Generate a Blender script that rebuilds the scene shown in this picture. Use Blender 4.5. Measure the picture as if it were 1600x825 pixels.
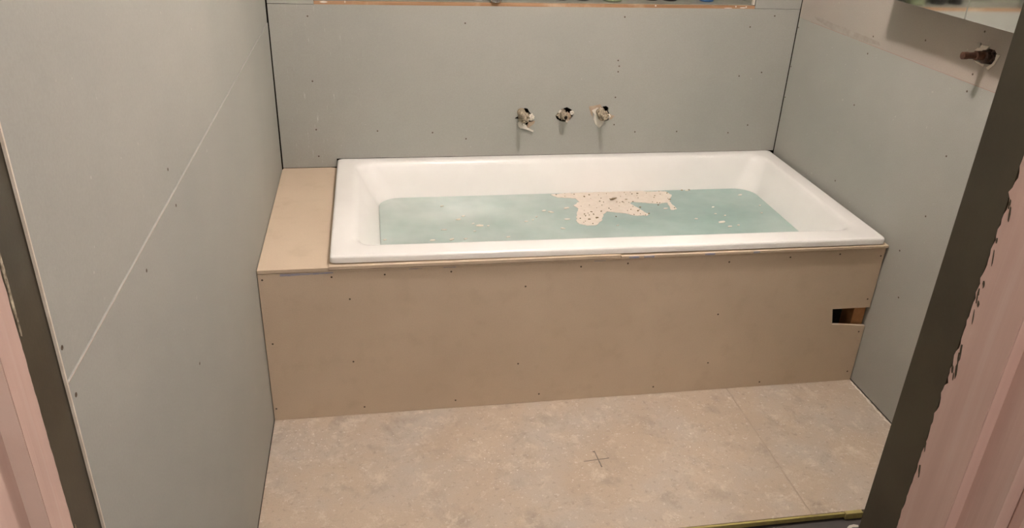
import bpy, bmesh, math, random
from mathutils import Vector, Matrix, noise
from mathutils.geometry import tessellate_polygon, delaunay_2d_cdt

random.seed(7)
scene = bpy.context.scene
for o in list(bpy.data.objects):
    bpy.data.objects.remove(o, do_unlink=True)
C = scene.collection

# ------------------------------------------------------------------ camera, world, exposure, lamps
W, D, H = 1.85, 0.786, 0.497          # room width, bath hob depth, hob height
CEIL = 2.40
LAMP = (0.92, -0.31, 2.315)
HALL_LAMP = (0.62, -2.20, 2.36)
LAMP_STRENGTH, HALL_STRENGTH = 485.0, 70.0
LAMP_COLOR = (1.0, 0.905, 0.865, 1.0)

cam_data = bpy.data.cameras.new('camera')
cam = bpy.data.objects.new('camera', cam_data)
C.objects.link(cam)
r = Vector((0.98591, -0.16323, 0.03662)); u = Vector((0.04176, 0.4521, 0.89099)); f = Vector((0.16199, 0.8769, -0.45255))
cam.matrix_world = Matrix(((r.x, u.x, -f.x, 0.3278), (r.y, u.y, -f.y, -1.9712), (r.z, u.z, -f.z, 1.5022), (0, 0, 0, 1)))
cam_data.sensor_fit = 'HORIZONTAL'
cam_data.sensor_width = 36.0
cam_data.lens = 36.0 * 1250.18 / 1600.0
cam_data.clip_start = 0.02
scene.camera = cam

world = bpy.data.worlds.new('world')
scene.world = world
world.use_nodes = True
world.node_tree.nodes['Background'].inputs[0].default_value = (0.9, 0.85, 0.8, 1)
world.node_tree.nodes['Background'].inputs[1].default_value = 0.02

scene.view_settings.view_transform = 'Standard'
scene.view_settings.look = 'None'
scene.view_settings.gamma = 1.0
scene.view_settings.use_curve_mapping = False
scene.view_settings.exposure = 0.0
scene.cycles.sample_clamp_indirect = 0.0
scene.cycles.blur_glossy = 0.5

# ------------------------------------------------------------------ material helpers
class N:
    def __init__(self, name):
        self.m = bpy.data.materials.new(name); self.m.use_nodes = True
        self.t = self.m.node_tree; self.n = self.t.nodes; self.l = self.t.links
        self.b = self.n['Principled BSDF']; self.out = self.n['Material Output']
        self.geo = None
    def new(self, typ, **kw):
        x = self.n.new(typ)
        for k, v in kw.items(): setattr(x, k, v)
        return x
    def link(self, a, b): self.l.new(a, b)
    def pos(self, scale=(1, 1, 1)):
        if not self.geo: self.geo = self.new('ShaderNodeNewGeometry')
        mp = self.new('ShaderNodeMapping'); mp.inputs['Scale'].default_value = scale
        self.link(self.geo.outputs['Position'], mp.inputs['Vector']); return mp.outputs[0]
    def noise(self, scale, detail=4, rough=0.55, stretch=(1, 1, 1), lo=0.35, hi=0.65, dist=0.0):
        x = self.new('ShaderNodeTexNoise'); x.inputs['Scale'].default_value = scale
        x.inputs['Detail'].default_value = detail; x.inputs['Roughness'].default_value = rough
        x.inputs['Distortion'].default_value = dist
        self.link(self.pos(stretch), x.inputs['Vector'])
        if lo is None: return x.outputs['Fac']
        mr = self.new('ShaderNodeMapRange'); mr.inputs['From Min'].default_value = lo; mr.inputs['From Max'].default_value = hi
        self.link(x.outputs['Fac'], mr.inputs['Value']); return mr.outputs[0]
    def rng(self, sock, a, b, c=0.0, d=1.0):
        mr = self.new('ShaderNodeMapRange')
        for k, v in zip(('From Min', 'From Max', 'To Min', 'To Max'), (a, b, c, d)): mr.inputs[k].default_value = v
        self.link(sock, mr.inputs['Value']); return mr.outputs[0]
    def math(self, op, a, b=None):
        x = self.new('ShaderNodeMath', operation=op)
        for i, s in enumerate((a, b)):
            if s is None: continue
            if isinstance(s, (int, float)): x.inputs[i].default_value = s
            else: self.link(s, x.inputs[i])
        return x.outputs[0]
    def xyz(self):
        s = self.new('ShaderNodeSeparateXYZ'); self.link(self.pos(), s.inputs[0]); return s.outputs
    def mix(self, fac, a, b):
        x = self.new('ShaderNodeMix', data_type='RGBA')
        if isinstance(fac, (int, float)): x.inputs['Factor'].default_value = fac
        else: self.link(fac, x.inputs['Factor'])
        for key, s in (('A', a), ('B', b)):
            i = [q for q in x.inputs if q.name == key and q.type == 'RGBA'][0]
            if isinstance(s, (tuple, list)): i.default_value = (*s, 1) if len(s) == 3 else s
            else: self.link(s, i)
        return [q for q in x.outputs if q.type == 'RGBA'][0]
    def done(self, col, rough=0.7, bump=None, strength=0.1, dist=0.01, spec=0.3, metal=0.0):
        if isinstance(col, (tuple, list)): self.b.inputs['Base Color'].default_value = (*col, 1)
        else: self.link(col, self.b.inputs['Base Color'])
        if isinstance(rough, (int, float)): self.b.inputs['Roughness'].default_value = rough
        else: self.link(rough, self.b.inputs['Roughness'])
        self.b.inputs['Specular IOR Level'].default_value = spec
        self.b.inputs['Metallic'].default_value = metal
        if bump is not None:
            bp = self.new('ShaderNodeBump'); bp.inputs['Strength'].default_value = strength; bp.inputs['Distance'].default_value = dist
            self.link(bump, bp.inputs['Height']); self.link(bp.outputs[0], self.b.inputs['Normal'])
        return self.m

M = {}
def simple(name, a, b=None, scale=20, rough=0.6, metal=0.0, spec=0.4, strength=0.08, fine=200):
    k = N(name); b = b or tuple(v * 0.85 for v in a)
    M[name] = k.done(k.mix(k.noise(scale), a, b), rough, k.noise(fine, lo=None), strength, 0.002, spec, metal)

def wallboard(name, a, b, streak=False, smear=False, warm=None):
    k = N(name)
    col = k.mix(k.noise(2.2, 4), a, b)
    if warm:                                     # beige paper face showing on the upper sheet
        col = k.mix(k.noise(1.6, 3, lo=0.3, hi=0.7), col, warm)
    g = k.noise(260, 2, lo=0.3, hi=0.7)
    col = k.mix(k.math('MULTIPLY', g, 0.16), col, tuple(v * 0.6 for v in a))
    spk = k.noise(70, 2, lo=0.73, hi=0.77)       # pale scuffs and dust specks
    col = k.mix(k.math('MULTIPLY', spk, 0.25), col, (0.75, 0.72, 0.66))
    if streak:
        x, y, z = k.xyz()
        st = k.noise(1.0, 5, 0.7, (150, 150, 14), 0.63, 0.70)
        mask = k.math('MULTIPLY', k.rng(x, 0.02, 0.1), k.rng(x, 0.5, 0.2))
        col = k.mix(k.math('MULTIPLY', k.math('MULTIPLY', st, mask), 0.6), col, (0.66, 0.66, 0.62))
    M[name] = k.done(col, 0.72, k.noise(420, 2, lo=None), 0.12, 0.001, 0.25)

WALL_A, WALL_B = (0.400, 0.393, 0.350), (0.366, 0.365, 0.327)
wallboard('wallboard', WALL_A, WALL_B)
wallboard('wallboard_streaked', WALL_A, WALL_B, streak=True)
wallboard('wallboard_beige', (0.405, 0.37, 0.325), (0.385, 0.355, 0.31), warm=(0.44, 0.375, 0.315))

def fibre(name, a, b, dark):
    k = N(name)
    col = k.mix(k.noise(3.5, 5), a, b)
    col = k.mix(k.math('MULTIPLY', k.noise(320, 2, lo=0.3, hi=0.7), 0.25), col, dark)
    col = k.mix(k.math('MULTIPLY', k.noise(14, 5, lo=0.55, hi=0.8), 0.35), col, dark)
    M[name] = k.done(col, 0.8, k.noise(500, 2, lo=None), 0.15, 0.001, 0.2)
fibre('fibreboard', (0.650, 0.528, 0.396), (0.605, 0.486, 0.360), (0.46, 0.36, 0.252))

# floor sheeting: tan board with dust films, stains and trowel marks
k = N('floor_sheet')
col = k.mix(k.noise(3.0, 6, 0.6), (0.55, 0.450, 0.345), (0.485, 0.392, 0.300))
col = k.mix(k.math('MULTIPLY', k.noise(3.6, 5, 0.6, lo=0.46, hi=0.66), 0.75), col, (0.49, 0.44, 0.38))
col = k.mix(k.math('MULTIPLY', k.noise(8.0, 6, 0.7, lo=0.54, hi=0.70, dist=0.4), 0.65), col, (0.33, 0.27, 0.215))
col = k.mix(k.math('MULTIPLY', k.noise(13, 8, 0.8, lo=0.53, hi=0.68, dist=0.3), 0.8), col, (0.70, 0.61, 0.49))
col = k.mix(k.math('MULTIPLY', k.noise(48, 4, 0.7, lo=0.60, hi=0.68), 0.6), col, (0.74, 0.68, 0.59))
col = k.mix(k.math('MULTIPLY', k.noise(60, 4, 0.7, lo=0.57, hi=0.70, dist=0.3), 0.5), col, (0.28, 0.22, 0.175))
col = k.mix(k.math('MULTIPLY', k.noise(300, 2, lo=0.3, hi=0.7), 0.22), col, (0.30, 0.24, 0.19))
M['floor_sheet'] = k.done(col, 0.8, k.noise(45, 6, 0.7, lo=None), 0.25, 0.004, 0.2)

# streaky brushed pink primer on the door lining
k = N('pink_primer')
col = k.mix(k.noise(1.0, 4, 0.6, (26, 26, 1.2)), (0.65, 0.465, 0.395), (0.57, 0.39, 0.325))
col = k.mix(k.math('MULTIPLY', k.noise(1.0, 4, 0.6, (70, 70, 1.6), 0.55, 0.75), 0.6), col, (0.66, 0.52, 0.455))
M['pink_primer'] = k.done(col, 0.6, k.noise(1.0, 4, 0.6, (160, 160, 5), None), 0.15, 0.002, 0.3)

k = N('olive_steel')
col = k.mix(k.noise(9, 4), (0.062, 0.050, 0.028), (0.046, 0.037, 0.021))
M['olive_steel'] = k.done(col, 0.42, k.noise(220, 3, lo=None), 0.10, 0.001, 0.5)

k = N('timber')
col = k.mix(k.noise(1.0, 5, 0.6, (3, 40, 60)), (0.44, 0.255, 0.14), (0.33, 0.18, 0.09))
col = k.mix(k.math('MULTIPLY', k.noise(12, 4, lo=0.55, hi=0.7), 0.6), col, (0.55, 0.42, 0.29))
simple('stud_timber', (0.55, 0.27, 0.11), (0.42, 0.19, 0.07), 25, 0.6)
M['timber'] = k.done(col, 0.65, k.noise(1.0, 4, 0.6, (10, 160, 200), None), 0.15, 0.001, 0.3)

k = N('acrylic')
M['acrylic'] = k.done(k.mix(k.noise(5, 3), (0.86, 0.845, 0.81), (0.83, 0.815, 0.78)), 0.24, k.noise(3, 2, lo=None), 0.01, 0.001, 0.5)

# cloudy bath water: clear tinted body (absorption) under a slightly milky surface
k = N('bath_water')
tr = k.new('ShaderNodeBsdfTransparent'); df = k.new('ShaderNodeBsdfDiffuse'); gl = k.new('ShaderNodeBsdfGlossy')
gl.inputs['Roughness'].default_value = 0.03
sx, sy, sz = k.xyz()      # paler towards the sloping end: mirror-reflected light painted in, over patchy murk
murk_light = k.math('ADD', k.math('MULTIPLY', k.rng(sx, 0.35, 1.35, 0.62, 0.0), 1.0), k.math('MULTIPLY', k.noise(4.0, 5, 0.6, lo=0.3, hi=0.7), 0.38))
cl = k.mix(murk_light, (0.50, 0.665, 0.615), (0.88, 0.90, 0.85))
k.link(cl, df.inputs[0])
m1 = k.new('ShaderNodeMixShader')
mr = k.rng(k.noise(3.0, 4, 0.6, lo=None), 0.25, 0.75, 0.55, 0.80)
k.link(mr, m1.inputs[0]); k.link(tr.outputs[0], m1.inputs[1]); k.link(df.outputs[0], m1.inputs[2])
fr = k.new('ShaderNodeFresnel'); fr.inputs['IOR'].default_value = 1.33
m2 = k.new('ShaderNodeMixShader'); k.link(fr.outputs[0], m2.inputs[0]); k.link(m1.outputs[0], m2.inputs[1]); k.link(gl.outputs[0], m2.inputs[2])
bp = k.new('ShaderNodeBump'); bp.inputs['Strength'].default_value = 0.05; bp.inputs['Distance'].default_value = 0.004
k.link(k.noise(14, 2, lo=None), bp.inputs['Height']); k.link(bp.outputs[0], gl.inputs['Normal'])
k.link(m2.outputs[0], k.out.inputs['Surface'])
va = k.new('ShaderNodeVolumeAbsorption'); va.inputs['Color'].default_value = (0.60, 0.90, 0.835, 1); va.inputs['Density'].default_value = 1.2
k.link(va.outputs[0], k.out.inputs['Volume']); M['bath_water'] = k.m
k = N('water_side'); tr = k.new('ShaderNodeBsdfTransparent'); k.link(tr.outputs[0], k.out.inputs['Surface'])
va = k.new('ShaderNodeVolumeAbsorption'); va.inputs['Color'].default_value = (0.60, 0.90, 0.835, 1); va.inputs['Density'].default_value = 1.2
k.link(va.outputs[0], k.out.inputs['Volume']); M['water_side'] = k.m

simple('plaster', (0.74, 0.67, 0.57), (0.64, 0.56, 0.46), 40, 0.85, strength=0.4)
simple('plaster_white', (0.76, 0.70, 0.61), (0.68, 0.62, 0.54), 60, 0.85, strength=0.4)
simple('scum', (0.74, 0.665, 0.575), (0.68, 0.60, 0.51), 60, 0.9, strength=0.5)
simple('torn_paper', (0.40, 0.29, 0.20), (0.47, 0.37, 0.27), 60, 0.9)
simple('mortar', (0.54, 0.46, 0.34), (0.17, 0.13, 0.09), 130, 0.85, strength=0.9)
simple('cavity', (0.030, 0.022, 0.016), (0.016, 0.012, 0.010), 8, 0.95, spec=0.0)
simple('dark_metal', (0.055, 0.038, 0.034), (0.10, 0.055, 0.038), 60, 0.45, 0.6)
simple('copper', (0.17, 0.085, 0.055), (0.10, 0.05, 0.036), 60, 0.5, 0.7)
simple('brass', (0.42, 0.35, 0.23), (0.30, 0.24, 0.16), 60, 0.45, 0.5)
simple('screw_steel', (0.085, 0.062, 0.042), (0.14, 0.10, 0.065), 300, 0.5, 0.3)
simple('pencil', (0.16, 0.135, 0.115), (0.24, 0.20, 0.165), 120, 0.9)
simple('blue_chalk', (0.30, 0.31, 0.42), (0.40, 0.36, 0.36), 90, 0.9)
simple('yellow_plastic', (0.46, 0.39, 0.13), (0.37, 0.30, 0.12), 60, 0.6)
simple('floor_joint', (0.41, 0.335, 0.255), (0.47, 0.38, 0.295), 40, 0.85)
simple('pale_pink', (0.72, 0.57, 0.49), (0.68, 0.53, 0.45), 20, 0.6)
simple('subfloor_dark', (0.105, 0.092, 0.085), (0.075, 0.066, 0.062), 9, 0.85)
simple('ceiling_white', (0.72, 0.70, 0.66), (0.70, 0.68, 0.64), 3, 0.8)
simple('hall_paint', (0.62, 0.58, 0.53), (0.60, 0.56, 0.51), 3, 0.7)
simple('white_plastic', (0.78, 0.77, 0.75), None, 8, 0.4)
simple('niche_lining', (0.27, 0.265, 0.215), (0.22, 0.215, 0.175), 25, 0.4)
simple('chrome', (0.72, 0.72, 0.72), None, 5, 0.12, 1.0)
simple('black_plastic', (0.022, 0.020, 0.019), None, 9, 0.35)
simple('blue_plastic', (0.045, 0.13, 0.33), None, 9, 0.35)
simple('green_plastic', (0.25, 0.28, 0.17), None, 9, 0.4)
simple('clear_plastic', (0.55, 0.52, 0.46), None, 9, 0.25)
simple('wood_chip', (0.30, 0.235, 0.135), (0.20, 0.15, 0.09), 80, 0.8)
simple('cabinet_white', (0.70, 0.69, 0.66), None, 5, 0.4)
simple('red_pencil', (0.42, 0.27, 0.22), (0.36, 0.24, 0.20), 60, 0.9)
simple('joint_compound', (0.33, 0.295, 0.245), (0.40, 0.365, 0.315), 30, 0.85)
k = N('mirror'); M['mirror'] = k.done((0.86, 0.88, 0.87), 0.05, None, metal=1.0)
def glow(name, strength):
    k = N(name); k.b.inputs['Emission Color'].default_value = LAMP_COLOR; k.b.inputs['Emission Strength'].default_value = strength
    M[name] = k.done((0.8, 0.8, 0.78), 0.4)
glow('lamp_glow', LAMP_STRENGTH); glow('hall_glow', HALL_STRENGTH)

# ------------------------------------------------------------------ object helpers
WL = {}                                          # world location of every object made here
def tag(o, label=None, cat=None, group=None, kind=None):
    for key, v in (('label', label), ('category', cat), ('group', group), ('kind', kind)):
        if v: o[key] = v
    return o
def empty(name, loc, label=None, cat=None, group=None, kind=None):
    o = bpy.data.objects.new(name, None); C.objects.link(o); o.location = loc; o.empty_display_size = 0.05
    WL[o.name] = Vector(loc); return tag(o, label, cat, group, kind)
def obj(name, bm, mat, parent=None, origin=None, smooth=False):
    """bm is in world coordinates; the object's origin goes to `origin` (default: base centre)"""
    bmesh.ops.recalc_face_normals(bm, faces=bm.faces[:])
    if origin is None:
        xs = [v.co.x for v in bm.verts]; ys = [v.co.y for v in bm.verts]; zs = [v.co.z for v in bm.verts]
        origin = ((min(xs) + max(xs)) / 2, (min(ys) + max(ys)) / 2, min(zs))
    origin = Vector(origin)
    for v in bm.verts: v.co -= origin
    me = bpy.data.meshes.new(name); bm.to_mesh(me); bm.free()
    if smooth:
        for p in me.polygons: p.use_smooth = True
        try: me.set_sharp_from_angle(angle=math.radians(38))
        except Exception: pass
    me.materials.append(M[mat])
    o = bpy.data.objects.new(name, me); C.objects.link(o)
    if parent: o.parent = parent; o.location = origin - WL[parent.name]
    else: o.location = origin
    WL[o.name] = origin
    return o
def inst(name, me, loc, parent=None, rot=None):
    o = bpy.data.objects.new(name, me); C.objects.link(o)
    if parent: o.parent = parent; o.location = Vector(loc) - WL[parent.name]
    else: o.location = loc
    if rot: o.rotation_euler = rot
    WL[o.name] = Vector(loc); return o
def add_box(bm, x0, x1, y0, y1, z0, z1, bevel=0.0):
    vs = [bm.verts.new((x, y, z)) for x in (x0, x1) for y in (y0, y1) for z in (z0, z1)]
    fs = [(0, 1, 3, 2), (4, 6, 7, 5), (0, 4, 5, 1), (2, 3, 7, 6), (0, 2, 6, 4), (1, 5, 7, 3)]
    faces = [bm.faces.new([vs[i] for i in q]) for q in fs]
    if bevel:
        es = list({e for q in faces for e in q.edges})
        bmesh.ops.bevel(bm, geom=es, offset=bevel, segments=2, affect='EDGES', profile=0.5)
    return bm
def box(x0, x1, y0, y1, z0, z1, bevel=0.0): return add_box(bmesh.new(), x0, x1, y0, y1, z0, z1, bevel)
def add_plate(bm, outline, holes, place, t0, t1):
    """plate with holes: outline and holes in 2-D, place(a, b, t) -> xyz"""
    loops = [outline] + list(holes)
    flat = [p for l in loops for p in l]
    tris = tessellate_polygon([[Vector((a, b, 0)) for a, b in l] for l in loops])
    A = [bm.verts.new(place(a, b, t0)) for a, b in flat]; B = [bm.verts.new(place(a, b, t1)) for a, b in flat]
    for t in tris:
        try: bm.faces.new([A[i] for i in t]); bm.faces.new([B[i] for i in reversed(t)])
        except ValueError: pass
    k = 0
    for l in loops:
        n = len(l)
        for i in range(n):
            j = (i + 1) % n
            try: bm.faces.new((A[k + i], A[k + j], B[k + j], B[k + i]))
            except ValueError: pass
        k += n
    return bm
def plate(*a): return add_plate(bmesh.new(), *a)
on_back = lambda a, b, t: (a, D + t, b)          # t > 0 goes into the wall
on_right = lambda a, b, t: (W + t, a, b)
on_left = lambda a, b, t: (-t, a, b)
on_front = lambda a, b, t: (a, t, b)             # the hob's front panel
on_floor = lambda a, b, t: (a, b, t)
def lathe(prof, base, axis, n=20, wob=0.0, seed=0):
    """prof: (distance along axis, radius)"""
    bm = bmesh.new(); ax = Vector(axis).normalized(); q = Vector((0, 0, 1)).rotation_difference(ax); rings = []
    for d, rr in prof:
        ring = []
        for i in range(n):
            a = 2 * math.pi * i / n
            w = 1 + wob * noise.noise((3 * math.cos(a) + seed, 3 * math.sin(a), d * 90))
            ring.append(bm.verts.new(Vector(base) + q @ Vector((rr * w * math.cos(a), rr * w * math.sin(a), d))))
        rings.append(ring)
    for a, b in zip(rings, rings[1:]):
        for i in range(n): bm.faces.new((a[i], a[(i + 1) % n], b[(i + 1) % n], b[i]))
    bm.faces.new(rings[0]); bm.faces.new(rings[-1][::-1])
    return bm
def ragged(p, q, step, amp, seed=0):
    """points from p to q along a line with a torn edge"""
    p, q = Vector(p), Vector(q); n = max(2, int((q - p).length / step)); d = (q - p).normalized(); s = Vector((-d.y, d.x)); out = []
    for i in range(n + 1):
        t = i / n; a = 0 if i in (0, n) else amp * (noise.noise((t * n * 0.35, seed, 0)) + 0.6 * noise.noise((t * n * 0.9, seed + 5, 0)))
        v = p.lerp(q, t) + s * a; out.append((v.x, v.y))
    return out

# ------------------------------------------------------------------ screws: one mesh per wall direction
def screw_mesh(name, axis):
    bm = lathe([(-0.0006, 0.0030), (0.0004, 0.0028), (0.0005, 0.0020), (0.0001, 0.0008)], (0, 0, 0), axis, 8)
    bmesh.ops.recalc_face_normals(bm, faces=bm.faces[:])
    me = bpy.data.meshes.new(name); bm.to_mesh(me); bm.free(); me.materials.append(M['screw_steel']); return me
screw_y, screw_r, screw_l = screw_mesh('screw_y', (0, -1, 0)), screw_mesh('screw_right', (-1, 0, 0)), screw_mesh('screw_left', (1, 0, 0))

# ------------------------------------------------------------------ floor
floor = tag(obj('floor', box(-0.1, 1.95, -0.545, 0.84, -0.06, -0.0185), 'subfloor_dark'), 'tan bathroom floor sheeting covered in plaster dust', 'floor', kind='structure')
SEAM = 1.412
for x0, x1 in ((0.002, SEAM - 0.0025), (SEAM + 0.0025, 1.8485)):
    bm = bmesh.new(); add_plate(bm, [(x0, -0.560), (x1, -0.560), (x1, 0.78), (x0, 0.78)], [], on_floor, -0.018, 0.0)
    obj('floor_board', bm, 'floor_sheet', floor)
bm = box(SEAM - 0.0024, SEAM + 0.0024, -0.559, 0.0, -0.018, -0.0010)
obj('joint_filler', bm, 'floor_joint', floor)
obj('yellow_tongue', box(0.004, 1.505, -0.5665, -0.5602, -0.015, -0.002), 'yellow_plastic', floor)
obj('yellow_tongue', box(1.5045, 1.553, -0.5720, -0.5602, -0.018, 0.0012, 0.001), 'yellow_plastic', floor)
bm = bmesh.new()
def stroke(bm, a, b, w0, w1):
    a, b = Vector(a), Vector(b); s = (b - a).normalized(); s = Vector((-s.y, s.x))
    add_plate(bm, [tuple(a + s * w0), tuple(a - s * w0), tuple(b - s * w1), tuple(b + s * w1)], [], on_floor, 0.00002, 0.0004)
stroke(bm, (0.8667, -0.2859), (0.9420, -0.2806), 0.0010, 0.0016); stroke(bm, (0.9076, -0.2499), (0.9115, -0.3150), 0.0012, 0.0019)
stroke(bm, (0.902, -0.2500), (0.909, -0.2480), 0.002, 0.0025)
obj('pencil_cross', bm, 'pencil', floor)
# dust line swept against the hob and right wall
bm = bmesh.new()
def ridge(bm, pts, w, h):
    prev = None
    for i, (x, y) in enumerate(pts):
        a = Vector(pts[max(0, i - 1)]); b = Vector(pts[min(len(pts) - 1, i + 1)]); d = (b - a).normalized(); s = Vector((-d.y, d.x))
        k = 0.5 + abs(noise.noise((x * 40, y * 40, 1))) * 1.6
        ring = [bm.verts.new((x + s.x * w * k * q, y + s.y * w * k * q, zz)) for q, zz in ((-1, 0.0001), (-0.3, h * k), (0.3, h * k), (1, 0.0001))]
        if prev:
            for j in range(3): bm.faces.new((prev[j], prev[j + 1], ring[j + 1], ring[j]))
        prev = ring
ridge(bm, [(1.846 - 0.006 * random.random(), -0.01 - 0.55 * i / 60) for i in range(61)], 0.004, 0.0016)
obj('dust_line', bm, 'plaster', floor)
# white crumbs of plaster nobody could count
bm = bmesh.new()
clusters = [(0.05, -0.08, .05), (0.10, -0.16, .06), (0.55, -0.12, .12), (0.62, -0.22, .08), (0.66, -0.28, .09), (0.80, -0.25, .08), (0.86, -0.10, .1), (1.02, -0.17, .08), (1.20, -0.22, .08),
            (1.28, -0.14, .09), (1.55, -0.12, .08), (1.62, -0.20, .07), (1.68, -0.27, .06), (1.25, -0.36, .12), (0.95, -0.40, .15), (0.60, -0.36, .12), (0.40, -0.20, .2), (1.70, -0.08, .06), (0.75, -0.06, .2)]
for _ in range(620):
    cx, cy, s = random.choice(clusters)
    x, y = random.gauss(cx, s * 0.7), random.gauss(cy, s * 0.7)
    if not (0.02 < x < 1.83 and -0.54 < y < -0.012): continue
    rr = random.choice((0.0009, 0.0012, 0.0016, 0.0024)) ; a0 = random.random() * 6.28; st = random.uniform(0.35, 1.0)
    vs = [bm.verts.new((x + rr * math.cos(a0 + i * 1.257) , y + rr * st * math.sin(a0 + i * 1.257) * random.uniform(.7, 1.2), 0.0)) for i in range(5)]
    top = bm.verts.new((x, y, rr * 0.7))
    for i in range(5): bm.faces.new((vs[i], vs[(i + 1) % 5], top))
tag(obj('plaster_crumbs', bm, 'plaster_white'), 'fine white plaster crumbs scattered over the tan bathroom floor', 'crumbs', kind='stuff')

fl = obj('floor_hall', box(-0.9, 2.1, -3.3, -0.5475, -0.09, -0.022), 'subfloor_dark')
tag(fl, 'dark bare subfloor beyond the yellow edged floor sheet', 'floor', kind='structure')
bm = plate([(1.497, -0.597), (1.506, -0.591), (1.520, -0.589), (1.531, -0.593), (1.528, -0.599), (1.512, -0.597), (1.502, -0.602)], [], on_floor, -0.0217, -0.0195)
tag(obj('paper_scrap', bm, 'plaster_white'), 'small white scrap on the dark subfloor by the right door lining', 'scrap')

# ------------------------------------------------------------------ back wall
Z1 = 1.0555; NX0, NX1, NZ0, NZ1 = 0.1535, 1.671, 1.0678, 1.52
wb = obj('wall_back', plate([(-0.1, -0.02), (1.95, -0.02), (1.95, CEIL), (-0.1, CEIL)], [[(NX0 - .014, NZ0 - .035), (NX1 + .014, NZ0 - .035), (NX1 + .014, NZ1 + .014), (NX0 - .014, NZ1 + .014)]], on_back, 0.052, 0.16), 'cavity')
tag(wb, 'grey wallboard back wall behind the bath with a recessed shelf', 'wall', kind='structure')
hole_L = [(0.8524, 0.6993), (0.8601, 0.705), (0.8715, 0.7023), (0.8785, 0.6893), (0.8921, 0.6761), (0.8945, 0.6598), (0.8789, 0.6469), (0.8696, 0.6372), (0.8503, 0.6342), (0.8384, 0.6507), (0.8443, 0.6637), (0.8265, 0.6656), (0.8257, 0.6688), (0.8374, 0.6752), (0.8451, 0.6832)]
hole_M = [(0.9749, 0.6751), (0.9899, 0.6945), (0.9993, 0.7009), (1.0152, 0.7066), (1.0304, 0.699), (1.0427, 0.6874), (1.039, 0.6711), (1.0284, 0.6581), (1.0157, 0.6523), (0.9958, 0.6545), (0.9806, 0.662)]
hole_R = [(1.1406, 0.6994), (1.1498, 0.7075), (1.1612, 0.7097), (1.1718, 0.7024), (1.1714, 0.6893), (1.1793, 0.676), (1.1745, 0.6562), (1.1581, 0.6524), (1.1372, 0.6633), (1.1297, 0.6799)]
outline = [(0.0045, 0.4985), (0.190, 0.4985), (0.190, 0.5288)] + ragged((0.20, 0.5288), (1.8475, 0.5278), 0.03, 0.0007, 2) + [(1.8478, Z1)] + [(NX1, Z1), (0.9, Z1 - 0.0005), (NX0, Z1), (0.0035, Z1 - 0.0005)]
low = obj('wall_board', plate(outline, [hole_L, hole_M, hole_R], on_back, 0.0, 0.010), 'wallboard_streaked', wb)
for x, z in [(0.127, 1.018), (0.643, 0.999), (0.127, 0.805), (0.127, 0.636), (0.337, 0.628), (1.199, 1.024), (1.755, 1.032), (1.668, 0.993), (1.19, 0.874), (1.196, 0.854), (1.194, 0.834), (1.193, 0.741), (1.198, 0.639), (1.281, 0.61), (1.444, 0.609), (1.65, 0.601), (1.724, 0.63), (1.657, 0.817), (1.743, 0.83), (0.53, 0.619), (0.65, 0.594), (0.129, 0.539)]:
    inst('screw', screw_y, (x, D, z), low)
obj('wall_board', plate(ragged((0.0035, Z1 + 0.0016), (0.149, Z1 + 0.0012), 0.02, 0.0009, 4) + [(0.149, CEIL), (0.0035, CEIL)], [], on_back, 0.0, 0.010), 'wallboard', wb)
obj('wall_board', plate([(NX1 + 0.004, Z1 + 0.0014), (1.8482, Z1 + 0.0012), (1.8482, CEIL), (NX1 + 0.004, CEIL)], [], on_back, 0.0, 0.010), 'wallboard', wb)
obj('wall_board', box(0.149, NX1 + 0.004, D, D + 0.010, NZ1, CEIL), 'wallboard', wb)
# recessed shelf: timber sill, lining, end beads
obj('timber_sill', box(NX0 - 0.004, NX1 + 0.003, D + 0.001, D + 0.135, Z1 - 0.02, NZ0 - 0.002, 0.0012), 'timber', wb)
obj('niche_shelf', box(NX0, NX1, D + 0.0075, D + 0.1275, NZ0 - 0.002, NZ0 + 0.001), 'niche_lining', wb)
obj('niche_backing', box(NX0 - 0.010, NX1 + 0.010, D + 0.128, D + 0.138, NZ0 - 0.002, NZ1 + 0.01), 'niche_lining', wb)
obj('niche_cheek', box(NX0 - 0.010, NX0, D + 0.0105, D + 0.128, NZ0 - 0.002, NZ1 + 0.01), 'niche_lining', wb)
obj('niche_cheek', box(NX1, NX1 + 0.010, D + 0.0105, D + 0.128, NZ0 - 0.002, NZ1 + 0.01), 'niche_lining', wb)
obj('niche_head', box(NX0, NX1, D + 0.0105, D + 0.128, NZ1, NZ1 + 0.010), 'niche_lining', wb)
obj('edge_bead', box(NX1 - 0.007, NX1, D - 0.0005, D + 0.0100, NZ0 + 0.001, NZ1), 'plaster_white', wb)
for x, z, w, h in ((0.182, 1.0632, 0.013, 0.0034), (0.249, 1.0640, 0.0016, 0.004), (1.628, 1.0590, 0.012, 0.002), (1.602, 1.0625, 0.0025, 0.003), (1.641, 1.0615, 0.003, 0.003), (1.575, 1.0575, 0.018, 0.0012), (1.306, 1.0625, 0.003, 0.003)):
    pts = [(x + w * math.cos(i * .7854) * random.uniform(.7, 1.1), z + h * math.sin(i * .7854) * random.uniform(.8, 1.1)) for i in range(8)]
    obj('plaster_smear', plate(pts, [], on_back, -0.0008, 0.0012), 'plaster_white', wb)

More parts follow.
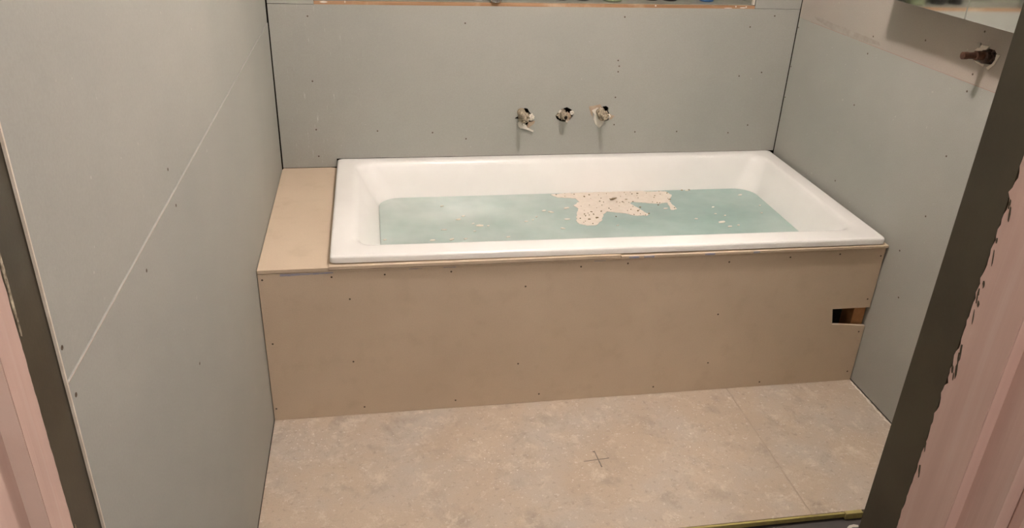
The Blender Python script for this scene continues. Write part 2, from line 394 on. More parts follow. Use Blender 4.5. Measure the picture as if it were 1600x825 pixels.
# ------------------------------------------------------------------ left wall
wl = tag(obj('wall_left', box(-0.12, -0.012, -1.216, 0.94, -0.02, CEIL), 'cavity'), 'grey wallboard left wall of two long sheets with a pale joint line', 'wall', kind='structure')
ZL = 0.9945
lo = obj('wall_board', plate([(-1.218, 0.001), (0.783, 0.001), (0.783, ZL + 0.002)] + ragged((0.2, ZL + 0.001), (-1.218, ZL), 0.04, 0.0006, 8), [], on_left, 0.0, 0.010), 'wallboard', wl)
up = obj('wall_board', plate([(-1.218, ZL + 0.0012), (0.783, ZL + 0.0030), (0.783, CEIL), (-1.218, CEIL)], [], on_left, 0.0018, 0.0115), 'wallboard', wl)
for y, z, p in ((-0.689, 1.037, up), (-0.683, 0.972, lo), (-1.206, 1.032, up), (-1.206, 0.972, lo), (-0.7, 0.672, lo), (-0.895, 0.961, lo)):
    inst('screw', screw_l, (-0.0018 if p is up else 0.0, y, z), p)
obj('joint_bead', plate(ragged((-1.217, ZL - 0.0012), (0.02, ZL - 0.0004), 0.02, 0.0003, 3) + ragged((0.02, ZL + 0.0002), (-1.217, ZL + 0.0002), 0.02, 0.0002, 6), [], on_left, -0.0004, 0.0003), 'wallboard_beige', wl)

# ------------------------------------------------------------------ right wall
wr = tag(obj('wall_right', box(W + 0.045, W + 0.15, -1.216, 0.94, -0.02, CEIL), 'cavity'), 'grey wallboard right wall with beige upper sheet and mirror cabinet', 'wall', kind='structure')
ZR = 1.025
lo = obj('wall_board', plate(ragged((-1.217, 0.003), (0.783, 0.003), 0.05, 0.0012, 12) + [(0.783, ZR + 0.0025), (-1.217, ZR - 0.0015)], [], on_right, 0.0, 0.010), 'wallboard', wr)
hole_T = [(-0.1258, 1.0941), (-0.1359, 1.1034), (-0.154, 1.1097), (-0.1694, 1.1211), (-0.1897, 1.1208), (-0.2005, 1.1129), (-0.2013, 1.0948), (-0.1889, 1.085), (-0.1694, 1.0828), (-0.1527, 1.0813), (-0.1269, 1.0837)]
up = obj('wall_board', plate([(-1.217, ZR - 0.0010), (0.783, ZR + 0.0032), (0.783, CEIL), (-1.217, CEIL)], [hole_T], on_right, 0.0, 0.010), 'wallboard_beige', wr)
for y, z in [(0.32, 1.053), (0.328, 0.999), (0.335, 0.834), (-0.139, 1.049), (-0.137, 1.004), (-0.137, 1.156), (0.076, 1.091), (0.776, 0.994), (0.776, 0.854), (0.776, 0.739), (-0.132, 0.825), (-0.121, 0.643), (0.342, 0.572), (-0.057, 0.504), (-0.108, 0.373)]:
    inst('screw', screw_r, (W, y, z), up if z > ZR else lo)
obj('red_joint_line', plate([(-0.6, ZR - 0.0011), (0.70, ZR + 0.0022), (0.70, ZR + 0.0034), (-0.6, ZR + 0.0001)], [], on_right, -0.0004, 0.0012), 'red_pencil', wr)
sm = [(0.6845, 1.0503), (0.5444, 1.049), (0.2881, 1.0441), (0.2755, 1.0347), (0.3975, 1.0266), (0.5564, 1.0286), (0.6699, 1.0421)]
rg = []
for i in range(len(sm)): rg += ragged(sm[i], sm[(i + 1) % len(sm)], 0.012, 0.003, i)[:-1]
obj('compound_smear', plate(rg, [], on_right, -0.0005, 0.0008), 'joint_compound', wr)

# ------------------------------------------------------------------ door wall, linings, hall
DX = 0.987; DZ = 2.06
Y0, Y1, Y2, Y3 = -1.218, -1.284, -1.325, -1.400
wf = tag(obj('wall_front', box(DX + 0.058, W + 0.15, Y3, Y0, -0.02, CEIL), 'wallboard'), 'grey wallboard wall to the right of the doorway', 'wall', kind='structure')
obj('wall_board', box(-0.12, DX + 0.0575, Y3, Y0, DZ + 0.0305, CEIL), 'wallboard', wf)
tag(obj('wall_hall_left', box(-0.9, -0.045, Y3, Y0 - 0.002, -0.02, CEIL), 'hall_paint'), 'painted hall wall beside the left door lining', 'wall', kind='structure')

def jamb(name, xs, sgn, label, step, y2, seed, amp):
    """xs: face of the lining; sgn +1 when the solid lies at larger x"""
    t = obj(name, (lambda a, b: box(min(a, b), max(a, b), Y1 + 0.002, Y0 - 0.0005, -0.02, DZ))(xs, xs + sgn * 0.028), 'olive_steel')
    tag(t, label, 'door frame', kind='structure')
    put = lambda a, b, q: (xs + sgn * q, a, b)
    # pink primed lining with a torn painted edge, then the rebate for the door
    edge = ragged((Y1, -0.02), (Y1, DZ), 0.006, amp, seed)
    obj('primed_lining', plate(edge + [(y2, DZ), (y2, -0.02)], [], put, -0.0012, 0.028), 'pink_primer', t)
    obj('door_rebate', plate([(y2 + 0.0005, -0.02), (y2 + 0.0005, DZ), (Y3, DZ), (Y3, -0.02)], [], put, step, step + 0.026), 'pink_primer', t)
    q = sorted((xs - sgn * 0.0006, xs + sgn * step))
    obj('rebate_face', box(q[0], q[1], y2 - 0.0010, y2 - 0.0002, -0.02, DZ), 'pale_pink' if sgn < 0 else 'pink_primer', t)  # left step face is a paler pink than the lining beside it
    return t
jl = jamb('trim_1', -0.0030, -1, 'left door lining with olive steel strip and pink primer', 0.0165, Y2, 3, 0.0010)
jr = jamb('trim_2', DX, 1, 'right door lining with dark olive strip and ragged pink primer', 0.014, -1.352, 17, 0.0042)
# chipped white edge of the left sheet beside the lining, chips and smears on the linings
obj('board_edge', plate(ragged((Y0 - 0.0022, 0.0), (Y0 - 0.0022, CEIL - .3), 0.03, 0.0006, 21) + ragged((Y0 + 0.0004, CEIL - .3), (Y0 + 0.0004, 0.0), 0.02, 0.0003, 9), [], on_left, -0.0004, 0.0026), 'plaster', jl)
for y, z, h, w in ((-1.2775, 0.80, 0.055, 0.0035), (-1.2795, 0.70, 0.05, 0.003), (-1.2775, 1.16, 0.08, 0.003)):
    pts = [(y + w * math.cos(i * .5236) * random.uniform(.6, 1.1), z + h * math.sin(i * .5236) * random.uniform(.8, 1.1)) for i in range(12)]
    obj('plaster_smear', plate(pts, [], lambda a, b, q: (-0.003 - q, a, b), -0.0008, 0.001), 'mortar', jl)
for y, z, h, w in ((-1.2245, 0.735, 0.016, 0.0015),):
    pts = [(y + w * math.cos(i * .7854), z + h * math.sin(i * .7854)) for i in range(8)]
    obj('chip', plate(pts, [], lambda a, b, q: (-0.003 - q, a, b), -0.0006, 0.001), 'cavity', jl)
random.seed(31)
for i in range(26):                               # olive flecks where the primer has torn away
    z = random.choice((random.uniform(0.85, 1.25), random.uniform(0.95, 1.2), random.uniform(0.3, 0.9))); y = Y1 - random.uniform(0.001, 0.009)
    w, h = random.uniform(0.0006, 0.0018), random.uniform(0.003, 0.012)
    pts = [(y + w * math.cos(j * .7854) * random.uniform(.5, 1.3) + 0.2 * h * math.sin(j * .7854), z + h * math.sin(j * .7854) * random.uniform(.6, 1.2)) for j in range(8)]
    obj('torn_fleck', plate(pts, [], lambda a, b, q: (DX + q, a, b), -0.0017, 0.0), 'olive_steel', jr)
tag(obj('trim_3', box(-0.05, DX + 0.045, Y3, Y0 - 0.0005, DZ + 0.0005, DZ + 0.03), 'pink_primer'), 'pink primed head of the doorway lining', 'door frame', kind='structure')
# hall side casings
tag(obj('trim_4', box(-0.105, -0.040, Y3 - 0.018, Y3 - 0.0005, -0.02, DZ + 0.07, 0.003), 'pink_primer'), 'pink primed casing left of the doorway on the hall side', 'door frame', kind='structure')
tag(obj('trim_5', box(DX + 0.030, DX + 0.10, Y3 - 0.018, Y3 - 0.0005, -0.02, DZ + 0.07, 0.003), 'pink_primer'), 'pink primed casing right of the doorway on the hall side', 'door frame', kind='structure')
tag(obj('wall_hall_back', box(-1.0, 2.2, -3.4, -3.3, -0.02, CEIL), 'hall_paint'), 'painted hall wall facing the doorway', 'wall', kind='structure')
tag(obj('wall_hall_side', box(-1.0, -0.9, -3.3, -1.22, -0.02, CEIL), 'hall_paint'), 'painted end wall of the hall on the left', 'wall', kind='structure')
tag(obj('wall_hall_right', box(2.1, 2.2, -3.3, -1.22, -0.02, CEIL), 'hall_paint'), 'painted end wall of the hall on the right', 'wall', kind='structure')
tag(obj('ceiling', box(-0.12, W + 0.15, Y0, 0.95, CEIL + 0.001, CEIL + 0.05), 'ceiling_white'), 'white bathroom ceiling above the bath', 'ceiling', kind='structure')
tag(obj('ceiling_hall', box(-1.0, 2.2, -3.4, Y0 - 0.002, CEIL + 0.001, CEIL + 0.05), 'ceiling_white'), 'white hall ceiling outside the doorway', 'ceiling', kind='structure')

# ------------------------------------------------------------------ bath surround (hob)
hob = empty('bath_surround', (0.92, 0.3, 0.0), 'tan fibreboard bath surround with screwed front panel and side shelf', 'bath surround')
notch = [(1.8475, 0.2090), (1.7303, 0.2211), (1.7191, 0.2780), (1.8475, 0.2774)]
out = [(0.002, 0.0008), (1.8465, 0.0008)] + notch + ragged((1.8465, 0.2774), (1.8465, 0.4868), 0.012, 0.0014, 5)[1:] + ragged((1.8465, 0.4868), (0.002, 0.4858), 0.03, 0.0008, 6)[1:]
panel = obj('front_panel', plate(out, [], on_front, 0.0, 0.009), 'fibreboard', hob)
for x, z in [(0.013, 0.468), (0.195, 0.468), (0.338, 0.469), (0.521, 0.469), (0.734, 0.411), (0.24, 0.397), (0.021, 0.265), (0.239, 0.19), (0.723, 0.147), (0.263, 0.027), (0.535, 0.028), (0.793, 0.03), (0.010, 0.042), (0.893, 0.467), (1.032, 0.471), (1.344, 0.461), (1.537, 0.468), (1.698, 0.471), (1.338, 0.282), (1.333, 0.105), (1.162, 0.027), (1.523, 0.017), (1.831, 0.308), (1.831, 0.188), (1.829, 0.035), (1.836, 0.459)]:
    inst('screw', screw_y, (x, 0.0, z), panel)
for x0, x1, z, h in ((0.06, 0.20, 0.4815, 0.0050), (0.405, 0.440, 0.4830, 0.0012), (0.50, 0.535, 0.4835, 0.0013), (0.93, 0.965, 0.4835, 0.0014)):
    pts = ragged((x0, z - h), (x1, z - h * 0.4), 0.006, 0.0012, x0 * 50) + ragged((x1, z + h * .4), (x0, z + h * .5), 0.006, 0.0006, x1 * 50)
    obj('chalk_mark', plate(pts, [], on_front, -0.0004, 0.001), 'blue_chalk', panel)
deck = obj('side_shelf', plate(ragged((0.002, -0.0010), (0.189, -0.0014), 0.02, 0.0005, 3) + [(0.189, 0.778), (0.168, 0.7845), (0.006, 0.7845), (0.002, 0.770)], [], on_floor, 0.4875, H), 'fibreboard', hob)
obj('front_ledge', plate(ragged((0.1900, -0.0062), (1.006, -0.0075), 0.02, 0.0008, 1) + [(1.003, 0.06), (0.1900, 0.06)], [], on_floor, 0.4932, 0.5020), 'fibreboard', hob)
obj('front_ledge', plate(ragged((1.0085, -0.0085), (1.846, -0.0105), 0.02, 0.0008, 2) + [(1.846, 0.06), (1.0055, 0.06)], [], on_floor, 0.4920, 0.4985), 'fibreboard', hob)
led = obj('ledge_filler', plate(ragged((0.190, -0.0046), (1.845, -0.0060), 0.012, 0.0014, 41) + [(1.845, 0.02), (0.190, 0.02)], [], on_floor, 0.4870, 0.4908), 'fibreboard', hob)
for x0, x1 in ((1.03, 1.06), (1.075, 1.105), (1.26, 1.29), (1.41, 1.43)):
    obj('chalk_mark', box(x0, x1, -0.0112, -0.0085, 0.4922, 0.4978), 'blue_chalk', led)
obj('timber_stud', box(1.806, 1.8455, 0.016, 0.075, 0.0, 0.4840), 'stud_timber', hob)
obj('timber_stud', box(0.02, 1.786, 0.016, 0.075, 0.43, 0.4840), 'timber', hob)

# ------------------------------------------------------------------ bathtub
def rrect(x0, x1, y0, y1, rad, n=7):
    pts = []
    for cx, cy, a0 in ((x1 - rad, y1 - rad, 0), (x0 + rad, y1 - rad, 90), (x0 + rad, y0 + rad, 180), (x1 - rad, y0 + rad, 270)):
        for i in range(n + 1):
            a = math.radians(a0 + 90 * i / n); pts.append((cx + rad * math.cos(a), cy + rad * math.sin(a)))
    return pts
TX0, TX1, TY0, TY1 = 0.1925, 1.836, 0.0, 0.7945
def warp(x, y, z):
    k = (x - TX0) / (TX1 - TX0); b = max(0.0, 1 - y / 0.79)
    return (x, y + (0.006 - 0.012 * k) * b, z - 0.005 * k * b)
prof = [  # x0, x1, y0, y1, corner radius, z
    (TX0 + .016, TX1 - .016, TY0 + .016, TY1 - .004, .010, .5045), (TX0 + .003, TX1 - .003, TY0 + .003, TY1 - .003, .012, .5045), (TX0, TX1, TY0, TY1, .013, .5072), (TX0, TX1, TY0, TY1, .013, .5195), (TX0 + .0012, TX1 - .0012, TY0 + .0012, TY1 - .0012, .014, .5235),
    (TX0 + .0045, TX1 - .0045, TY0 + .0045, TY1 - .0045, .016, .5262), (TX0 + .009, TX1 - .009, TY0 + .009, TY1 - .009, .018, .5268),
    (.246, 1.789, .062, .755, .050, .5262), (.254, 1.783, .070, .750, .056, .5245), (.262, 1.778, .077, .745, .060, .5190), (.270, 1.773, .083, .740, .063, .5080),
    (.296, 1.757, .103, .725, .068, .4600), (.330, 1.737, .126, .7085, .074, .4050), (.360, 1.715, .150, .685, .080, .3200), (.395, 1.690, .175, .660, .085, .2200),
    (.420, 1.670, .195, .640, .090, .1650), (.450, 1.645, .225, .610, .095, .1420), (.500, 1.600, .270, .565, .090, .1350)]
bm = bmesh.new(); prev = None
for x0, x1, y0, y1, rad, z in prof:
    ring = [bm.verts.new(warp(x, y, z)) for x, y in rrect(x0, x1, y0, y1, rad)]
    if prev:
        for i in range(len(ring)): bm.faces.new((prev[i], prev[(i + 1) % len(ring)], ring[(i + 1) % len(ring)], ring[i]))
    prev = ring
bm.faces.new(prev)
tub = empty('bathtub', (1.01, 0.40, 0.0), 'white acrylic rectangular bathtub set in the tan surround', 'bathtub')
shell = obj('tub_shell', bm, 'acrylic', tub, smooth=True)
md = shell.modifiers.new('thickness', 'SOLIDIFY'); md.thickness = 0.004; md.offset = -1
for x, y in ((0.55, 0.28), (0.55, 0.56), (1.55, 0.28), (1.55, 0.56)):
    obj('foot', lathe([(0, 0.025), (0.006, 0.025), (0.008, 0.010), (0.140, 0.010)], (x, y, 0.0), (0, 0, 1), 12), 'dark_metal', tub)
obj('drain', lathe([(0, 0.030), (0.003, 0.030), (0.004, 0.022), (0.003, 0.006)], (1.45, 0.42, 0.1352), (0, 0, 1), 20), 'chrome', tub)

ZW = 0.405
bm = bmesh.new(); prev = None; e = 0.0015
for x0, x1, y0, y1, rad, z in ((.330, 1.737, .126, .7085, .074, ZW), (.360, 1.715, .150, .685, .080, .3200), (.395, 1.690, .175, .660, .085, .2200), (.420, 1.670, .195, .640, .090, .1650), (.450, 1.645, .225, .610, .095, .1420)):
    ring = [bm.verts.new((x, y, z)) for x, y in rrect(x0 + e, x1 - e, y0 + e, y1 - e, rad)]
    if prev:
        for i in range(len(ring)): bm.faces.new((prev[i], prev[(i + 1) % len(ring)], ring[(i + 1) % len(ring)], ring[i]))
    else: bm.faces.new(ring)
    prev = ring
bm.faces.new(prev)
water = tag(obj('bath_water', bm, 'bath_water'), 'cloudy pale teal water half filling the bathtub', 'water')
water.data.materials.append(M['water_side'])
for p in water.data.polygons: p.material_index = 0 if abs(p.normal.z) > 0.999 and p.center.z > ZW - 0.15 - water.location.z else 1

# floating raft of plaster dust
film = [(0.952, 0.693), (1.005, 0.704), (1.092, 0.7055), (1.194, 0.7055), (1.294, 0.7045), (1.393, 0.695), (1.407, 0.659), (1.377, 0.593), (1.38, 0.527), (1.355, 0.521), (1.365, 0.586), (1.32, 0.581), (1.274, 0.593), (1.237, 0.604), (1.223, 0.588), (1.242, 0.546), (1.261, 0.493), (1.253, 0.478), (1.21, 0.482), (1.181, 0.504), (1.137, 0.519), (1.12, 0.524), (1.101, 0.502), (1.086, 0.458), (1.052, 0.413), (1.021, 0.412), (0.997, 0.428), (0.992, 0.458), (1.008, 0.51), (1.025, 0.555), (1.014, 0.588), (1.044, 0.618), (1.036, 0.652), (0.973, 0.666)]
rg = []
for i in range(len(film)):
    a, b = film[i], film[(i + 1) % len(film)]
    q = ragged(a, b, 0.007, 0.0045, i * 3.1)[:-1]; rg += [(x, min(y, 0.7062)) for x, y in q]
def inside(x, y, P):
    c = False; j = len(P) - 1
    for i in range(len(P)):
        if (P[i][1] > y) != (P[j][1] > y) and x < (P[j][0] - P[i][0]) * (y - P[i][1]) / (P[j][1] - P[i][1]) + P[i][0]: c = not c
        j = i
    return c
random.seed(11)
pts = [Vector(p) for p in rg]; edges = [(i, (i + 1) % len(rg)) for i in range(len(rg))]
inner = []
while len(inner) < 420:
    x, y = random.uniform(0.95, 1.41), random.uniform(0.41, 0.706)
    if inside(x, y, rg) and not (noise.noise((x * 22, y * 30, 4)) > 0.42): inner.append((x, y))
co, ed, fa, *_ = delaunay_2d_cdt(pts + [Vector(p) for p in inner], edges, [list(range(len(rg)))], 1, 1e-5)
bm = bmesh.new()
vv = [bm.verts.new((v.x, v.y, ZW + 0.0010 + 0.0012 * abs(noise.noise((v.x * 60, v.y * 60, 2))))) for v in co]
low_ = [bm.verts.new((v.x, v.y, ZW + 0.0002)) for v in co]
cnt = {}
for t in fa:
    if (sum((co[i] for i in t), Vector((0, 0))) / len(t)).y > 0.7068: continue
    c_ = sum((co[i] for i in t), Vector((0, 0))) / len(t)
    bm.faces.new([vv[i] for i in t])
    bm.faces.new([low_[i] for i in reversed(t)])
    for i in range(len(t)):
        e2 = (t[i], t[(i + 1) % len(t)]); cnt[e2] = 1
for a, b in list(cnt):
    if (b, a) not in cnt: bm.faces.new((vv[a], low_[a], low_[b], vv[b]))
bmesh.ops.delete(bm, geom=[v for v in bm.verts if not v.link_faces], context='VERTS')
raft = tag(obj('plaster_scum', bm, 'scum', origin=(1.15, 0.55, ZW)), 'cream raft of plaster dust floating on the bath water', 'debris', kind='stuff')
def flake_bm(x, y, z, rx, ry, ang, h, n=7):
    b = bmesh.new(); cs, sn = math.cos(ang), math.sin(ang); P = []
    for i in range(n):
        a = 2 * math.pi * i / n; q = random.uniform(0.65, 1.15); px, py = rx * q * math.cos(a), ry * q * math.sin(a)
        P.append((x + px * cs - py * sn, y + px * sn + py * cs))
    return add_plate(b, P, [], on_floor, z, z + h)
bm = bmesh.new()
specks = [(1.096, 0.68), (1.074, 0.666), (1.1, 0.527), (1.071, 0.474), (1.14, 0.478), (1.258, 0.677), (1.28, 0.681), (1.221, 0.626), (1.201, 0.605), (1.265, 0.495), (1.251, 0.552), (1.323, 0.567), (1.383, 0.614), (1.461, 0.701), (1.491, 0.702), (1.233, 0.521), (1.064, 0.525), (1.034, 0.506), (1.049, 0.497), (1.011, 0.471), (1.04, 0.462), (1.066, 0.503), (1.119, 0.617), (1.395, 0.677)]
for _ in range(60):
    x, y = random.choice(inner); specks.append((x, y))
for i, (x, y) in enumerate(specks):
    big = i < 24; s = random.uniform(0.0022, 0.0042) if big else random.uniform(0.0010, 0.0022); a = random.random() * 3.1; P = []
    for j in range(5):
        q = random.uniform(0.6, 1.1); px, py = s * 1.6 * q * math.cos(j * 1.257), s * q * math.sin(j * 1.257)
        P.append((x + px * math.cos(a) - py * math.sin(a), min(0.7065, y + px * math.sin(a) + py * math.cos(a))))
    add_plate(bm, P, [], on_floor, ZW + 0.0006, ZW + 0.0030)
sp = obj('dark_specks', bm, 'wood_chip', raft); sp['kind'] = 'stuff'
chip = obj('wood_sliver', lathe([(0, 0.0006), (0.004, 0.0028), (0.014, 0.0040), (0.026, 0.0026), (0.034, 0.0010)], (1.157, 0.620, ZW + 0.0052), (0.90, 0.42, 0.02), 8, 0.5, 3), 'wood_chip')
tag(chip, 'brown wood sliver lying on the floating plaster dust', 'wood chip')
random.seed(5)
flakes = [(0.593, 0.498), (0.614, 0.525), (0.639, 0.46), (0.66, 0.442), (0.687, 0.437), (0.637, 0.4), (0.548, 0.617), (0.538, 0.419), (0.899, 0.549), (0.921, 0.536), (0.821, 0.464), (0.846, 0.474), (0.863, 0.499), (0.933, 0.397), (0.494, 0.341), (0.555, 0.342), (0.601, 0.343), (0.740, 0.345), (0.345, 0.358), (0.965, 0.470), (1.125, 0.405), (0.985, 0.566), (1.519, 0.534), (1.504, 0.474), (1.532, 0.457), (1.500, 0.404), (1.512, 0.365), (1.546, 0.373), (1.418, 0.437), (1.700, 0.535), (1.676, 0.468), (1.670, 0.640), (1.340, 0.535), (1.479, 0.698)]
big = {(1.500, 0.404): 0.013, (0.899, 0.549): 0.008, (1.340, 0.535): 0.008, (0.660, 0.442): 0.012, (0.985, 0.566): 0.010}
for i, (x, y) in enumerate(flakes):
    s = big.get((x, y), random.uniform(0.004, 0.0090))
    o = obj('plaster_flake', flake_bm(x, y, ZW + 0.0002, s * 1.25, s * 0.6, random.uniform(-0.5, 0.7), 0.0016), 'plaster_white' if i % 3 else 'plaster')
    own = {(1.500, 0.404): 'largest round white plaster flake floating at the right of the bath water',
           (0.660, 0.442): 'long white plaster flake floating left of the middle of the bath water',
           (0.345, 0.358): 'white plaster flake at the far left front edge of the bath water',
           (1.479, 0.698): 'plaster flake against the back edge of the water right of the dust raft',
           (0.985, 0.566): 'wide plaster flake just left of the neck of the dust raft',
           (0.548, 0.617): 'lone plaster flake near the back left of the bath water',
           (1.670, 0.640): 'plaster flake nearest the back right corner of the bath water'}.get((x, y))
    if own: tag(o, own, 'flake', 'loose flakes on the bath water')
    else: tag(o, 'small white plaster flake floating loose on the teal bath water', 'flake', 'loose flakes on the bath water')

# ------------------------------------------------------------------ pipe outlets in broken holes
def lump(name, base, axis, rad, length, mat, parent, seed, amp=0.28):
    """knobbly mortar-covered body"""
    bm = bmesh.new(); bmesh.ops.create_icosphere(bm, subdivisions=4, radius=1.0)
    ax = Vector(axis).normalized(); q = Vector((0, 0, 1)).rotation_difference(ax)
    for v in bm.verts:
        n = v.co.normalized(); k = 1 + amp * noise.noise(n * 2.3 + Vector((seed, 0, 0))) + amp * 0.7 * noise.noise(n * 5 + Vector((0, seed, 0))) + amp * 0.6 * noise.noise(n * 11 + Vector((0, 0, seed)))
        p = Vector((n.x * rad * k, n.y * rad * k, n.z * length * k)); v.co = Vector(base) + q @ p
    return obj(name, bm, mat, parent, smooth=True)
def flap(parent, name, pts, mat, place, t0=-0.0016, t1=0.0):
    q = []
    for i in range(len(pts)): q += ragged(pts[i], pts[(i + 1) % len(pts)], 0.004, 0.0010, i * 2.7)[:-1]
    return obj(name, plate(q, [], place, t0, t1), mat, parent)
BK = (0, -1, 0)
t = empty('tap_outlet', (0.856, D + 0.03, 0.640), 'left tap spindle in a plaster-crusted hole in the back wall', 'tap outlet', 'tap outlets above the bath')
obj('pipe', lathe([(0, 0.012), (0.022, 0.012), (0.030, 0.015), (0.045, 0.015), (0.052, 0.010)], (0.848, D + 0.045, 0.690), BK, 18), 'brass', t)
obj('spindle', lathe([(0, 0.012), (0.026, 0.0130), (0.034, 0.0115), (0.038, 0.0082), (0.066, 0.0072), (0.088, 0.0055)], (0.847, D - 0.003, 0.690), BK, 16, 0.12), 'mortar', t)
lump('mortar_crust', (0.858, D - 0.004, 0.672), BK, 0.020, 0.016, 'mortar', t, 1.3)
lump('plaster_lump', (0.884, D - 0.002, 0.671), BK, 0.011, 0.008, 'plaster_white', t, 4.1, 0.5)
lump('plaster_lump', (0.853, D - 0.002, 0.645), BK, 0.012, 0.007, 'plaster_white', t, 7.7, 0.6)
flap(t, 'torn_paper', [(0.8366, 0.654), (0.8445, 0.6588), (0.8532, 0.644), (0.8661, 0.6438), (0.873, 0.6338), (0.8947, 0.6236), (0.8927, 0.6177), (0.8668, 0.629), (0.8504, 0.6325), (0.8389, 0.6376)], 'plaster_white', on_back, -0.009, -0.006)
flap(t, 'torn_paper', [(0.8754, 0.6535), (0.8994, 0.6581), (0.8967, 0.6483), (0.8764, 0.6305), (0.8713, 0.6372)], 'torn_paper', on_back)
t = empty('tap_outlet', (1.006, D + 0.03, 0.650), 'short bare pipe end in the middle broken hole of the back wall', 'tap outlet', 'tap outlets above the bath')
obj('pipe', lathe([(0, 0.0115), (0.050, 0.0115), (0.082, 0.0115), (0.092, 0.0108), (0.093, 0.0080)], (1.000, D + 0.045, 0.684), BK, 20, 0.10), 'mortar', t)
obj('bore', lathe([(0, 0.0062), (0.0008, 0.0058)], (1.0015, D - 0.0481, 0.682), BK, 14, 0.3), 'cavity', t)
lump('mortar_crust', (0.999, D + 0.004, 0.680), BK, 0.0165, 0.016, 'mortar', t, 11.2, 0.4)
lump('mortar_crust', (1.020, D + 0.010, 0.668), BK, 0.014, 0.010, 'torn_paper', t, 14.0, 0.5)
lump('plaster_lump', (1.035, D - 0.001, 0.686), BK, 0.0065, 0.005, 'plaster_white', t, 2.1, 0.5)
lump('plaster_lump', (0.992, D - 0.001, 0.690), BK, 0.006, 0.005, 'plaster_white', t, 6.1, 0.5)
lump('plaster_lump', (1.016, D - 0.006, 0.655), BK, 0.004, 0.005, 'plaster_white', t, 9.1, 0.5)
t = empty('tap_outlet', (1.145, D + 0.03, 0.640), 'right tap spindle with torn white and brown paper around its hole', 'tap outlet', 'tap outlets above the bath')
obj('pipe', lathe([(0, 0.012), (0.022, 0.012), (0.030, 0.015), (0.045, 0.015), (0.052, 0.010)], (1.143, D + 0.045, 0.690), BK, 18), 'brass', t)
obj('spindle', lathe([(0, 0.0125), (0.026, 0.0130), (0.034, 0.0115), (0.038, 0.0082), (0.066, 0.0072), (0.086, 0.0055)], (1.136, D - 0.003, 0.690), BK, 16, 0.12), 'mortar', t)
lump('mortar_crust', (1.152, D - 0.004, 0.674), BK, 0.018, 0.016, 'mortar', t, 21.3)
lump('plaster_lump', (1.172, D - 0.002, 0.672), BK, 0.007, 0.007, 'plaster_white', t, 24.1, 0.5)
lump('plaster_lump', (1.141, D - 0.003, 0.696), BK, 0.007, 0.007, 'plaster_white', t, 27.7, 0.6)
flap(t, 'torn_paper', [(1.0969, 0.708), (1.1391, 0.7158), (1.1449, 0.7059), (1.1111, 0.6965), (1.1135, 0.6685), (1.1059, 0.6801)], 'torn_paper', on_back, -0.0012, 0.0)
flap(t, 'torn_paper', [(1.1081, 0.6932), (1.1269, 0.7045), (1.1406, 0.6994), (1.1291, 0.6799), (1.1372, 0.6633), (1.1581, 0.6531), (1.1526, 0.6398), (1.1402, 0.6283), (1.1256, 0.6435), (1.1175, 0.6602), (1.1191, 0.68)], 'plaster_white', on_back, -0.0040, -0.0005)
flap(t, 'torn_paper', [(1.1721, 0.681), (1.1963, 0.6725), (1.1842, 0.6594), (1.1722, 0.6628)], 'torn_paper', on_back)

RT = (-1, 0, 0)
t = empty('tap_outlet', (W + 0.03, -0.168, 1.075), 'brown copper pipe stub in the broken hole under the mirror cabinet', 'tap outlet')
obj('fitting', lathe([(0, 0.020), (0.034, 0.020), (0.038, 0.017), (0.052, 0.017), (0.056, 0.012)], (W + 0.040, -0.172, 1.101), RT, 12), 'dark_metal', t)
obj('pipe', lathe([(0, 0.0115), (0.030, 0.0115), (0.032, 0.0085), (0.052, 0.0080), (0.053, 0.0092), (0.066, 0.0092), (0.067, 0.006)], (W - 0.006, -0.1725, 1.104), RT, 18), 'copper', t)
lump('mortar_crust', (W + 0.006, -0.186, 1.106), RT, 0.014, 0.012, 'dark_metal', t, 31.0, 0.4)
for q in ([(-0.1233, 1.1077), (-0.1437, 1.1249), (-0.1706, 1.1259), (-0.1615, 1.1159), (-0.145, 1.1065)], [(-0.1999, 1.1128), (-0.2143, 1.1137), (-0.202, 1.0858), (-0.1879, 1.072), (-0.1794, 1.0758), (-0.1945, 1.0875), (-0.201, 1.0993)], [(-0.1306, 1.0833), (-0.1527, 1.0813), (-0.1699, 1.0818), (-0.1691, 1.0757), (-0.1432, 1.0791)]):
    flap(t, 'torn_paper', q, 'plaster', on_right, -0.002, 0.0)
flap(t, 'torn_paper', [(-0.1254, 1.1269), (-0.1371, 1.1281), (-0.1402, 1.1172), (-0.1343, 1.1147)], 'joint_compound', on_right, -0.003, 0.0)

# ------------------------------------------------------------------ mirror cabinet on the right wall
MX, MZ0, MZ1, MY0, MYG, MY1 = 1.75, 1.1925, 1.79, 0.201, -0.1784, -0.558
t = empty('mirror_cabinet', (1.80, -0.18, MZ0), 'wall cabinet with two mirror doors above the copper pipe stub', 'mirror cabinet')
bm = bmesh.new()
add_box(bm, MX + 0.016, W - 0.0005, MY1, MY1 + 0.015, MZ0, MZ1); add_box(bm, MX + 0.016, W - 0.0005, MY0 - 0.015, MY0, MZ0, MZ1)
add_box(bm, MX + 0.016, W - 0.0005, MY1 + 0.015, MY0 - 0.015, MZ0, MZ0 + 0.015); add_box(bm, MX + 0.016, W - 0.0005, MY1 + 0.015, MY0 - 0.015, MZ1 - 0.015, MZ1)
add_box(bm, W - 0.006, W - 0.0005, MY1 + 0.015, MY0 - 0.015, MZ0 + 0.015, MZ1 - 0.015)
obj('carcass', bm, 'cabinet_white', t)
for a, b in ((MYG + 0.0012, MY0), (MY1, MYG - 0.0012)):
    d = obj('door', box(MX + 0.0042, MX + 0.0155, a, b, MZ0, MZ1, 0.0008), 'cabinet_white', t)
    obj('mirror_pane', box(MX, MX + 0.0040, a, b, MZ0, MZ1, 0.0006), 'mirror', d)

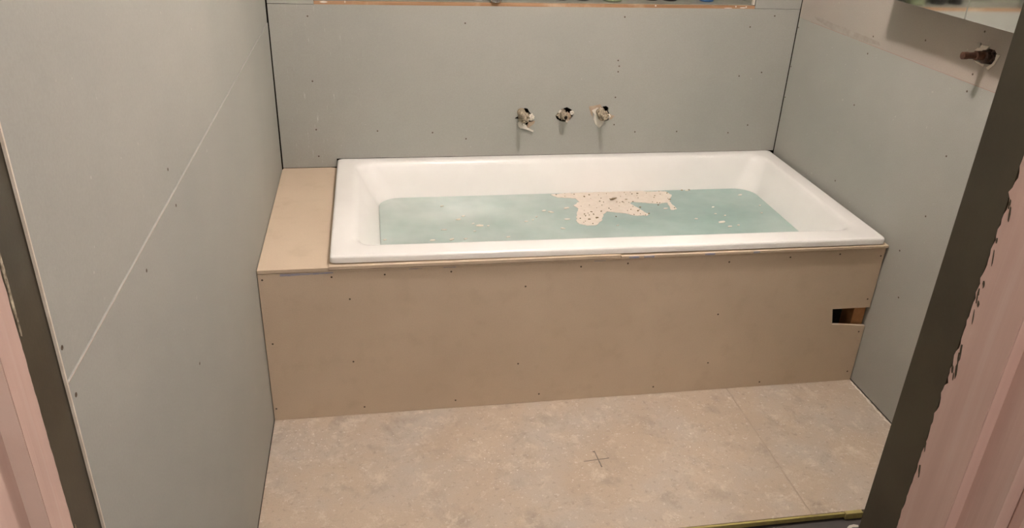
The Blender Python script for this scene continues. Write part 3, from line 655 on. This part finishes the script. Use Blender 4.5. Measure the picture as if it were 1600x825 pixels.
# ------------------------------------------------------------------ toiletries on the recessed shelf
NS = NZ0 + 0.001
def bottle(name, x, y, rad, h, mat, cap, label, cat, kind='bottle'):
    t = empty(name, (x, y, NS), label, cat, 'toiletries on the recessed shelf')
    if kind == 'bottle':
        obj('body', lathe([(0, rad * .9), (0.003, rad), (h * .72, rad), (h * .80, rad * .8), (h * .84, rad * .42), (h * .88, rad * .42)], (x, y, NS), (0, 0, 1), 22), mat, t, smooth=True)
        obj('cap', lathe([(0, rad * .55), (h * .14, rad * .52), (h * .15, rad * .45)], (x, y, NS + h * .86), (0, 0, 1), 18), cap, t, smooth=True)
    else:
        obj('body', lathe([(0, rad * .88), (0.003, rad), (h * .70, rad)], (x, y, NS), (0, 0, 1), 24), mat, t, smooth=True)
        obj('lid', lathe([(0, rad * 1.04), (h * .26, rad * 1.04), (h * .29, rad * .95)], (x, y, NS + h * .71), (0, 0, 1), 24), cap, t, smooth=True)
    return t
bottle('jar', 0.746, D + 0.006, 0.020, 0.060, 'chrome', 'black_plastic', 'silver round jar overhanging the front edge of the recessed shelf', 'jar', 'jar')
bottle('jar', 0.690, D + 0.040, 0.018, 0.045, 'white_plastic', 'white_plastic', 'small white jar just left of the silver jar', 'jar', 'jar')
bottle('bottle', 0.985, D + 0.072, 0.024, 0.17, 'black_plastic', 'black_plastic', 'black bottle, leftmost of the dark bottles on the recessed shelf', 'bottle')
bottle('bottle', 1.060, D + 0.074, 0.027, 0.15, 'black_plastic', 'white_plastic', 'dark bottle with a pale cap beside the green jar', 'bottle')
bottle('jar', 1.165, D + 0.058, 0.034, 0.055, 'green_plastic', 'black_plastic', 'wide green jar in the middle of the recessed shelf', 'jar', 'jar')
bottle('bottle', 1.250, D + 0.085, 0.017, 0.12, 'clear_plastic', 'white_plastic', 'slim clear bottle between the green jar and the dark bottles', 'bottle')
bottle('bottle', 1.318, D + 0.090, 0.025, 0.16, 'black_plastic', 'black_plastic', 'black bottle just right of the slim clear bottle', 'bottle')
bottle('bottle', 1.385, D + 0.084, 0.027, 0.18, 'black_plastic', 'chrome', 'black bottle nearest to the blue bottle', 'bottle')
bottle('bottle', 1.520, D + 0.075, 0.026, 0.19, 'blue_plastic', 'white_plastic', 'blue bottle at the right end of the recessed shelf', 'bottle')

# ------------------------------------------------------------------ lamps
def lamp(loc, mat, label, dome=None):
    x, y, z = loc
    t = empty('ceiling_lamp', (x, y, CEIL), label, 'lamp')
    rb = dome + 0.012 if dome else 0.050
    obj('base', lathe([(0, rb), (0.014, rb * .97), (0.020, rb * .6)], (x, y, CEIL), (0, 0, -1), 28), 'white_plastic', t, smooth=True)
    bm = bmesh.new(); bmesh.ops.create_uvsphere(bm, u_segments=24, v_segments=14, radius=1.0)
    rx, rz = (dome, 0.036) if dome else (0.055, 0.055)
    for v in bm.verts: v.co = Vector((x + v.co.x * rx, y + v.co.y * rx, z + v.co.z * rz))
    obj('globe', bm, mat, t, smooth=True)
lamp(LAMP, 'lamp_glow', 'warm round ceiling lamp in the bathroom')
lamp(HALL_LAMP, 'hall_glow', 'wide flat dome ceiling lamp in the hall', 0.16)
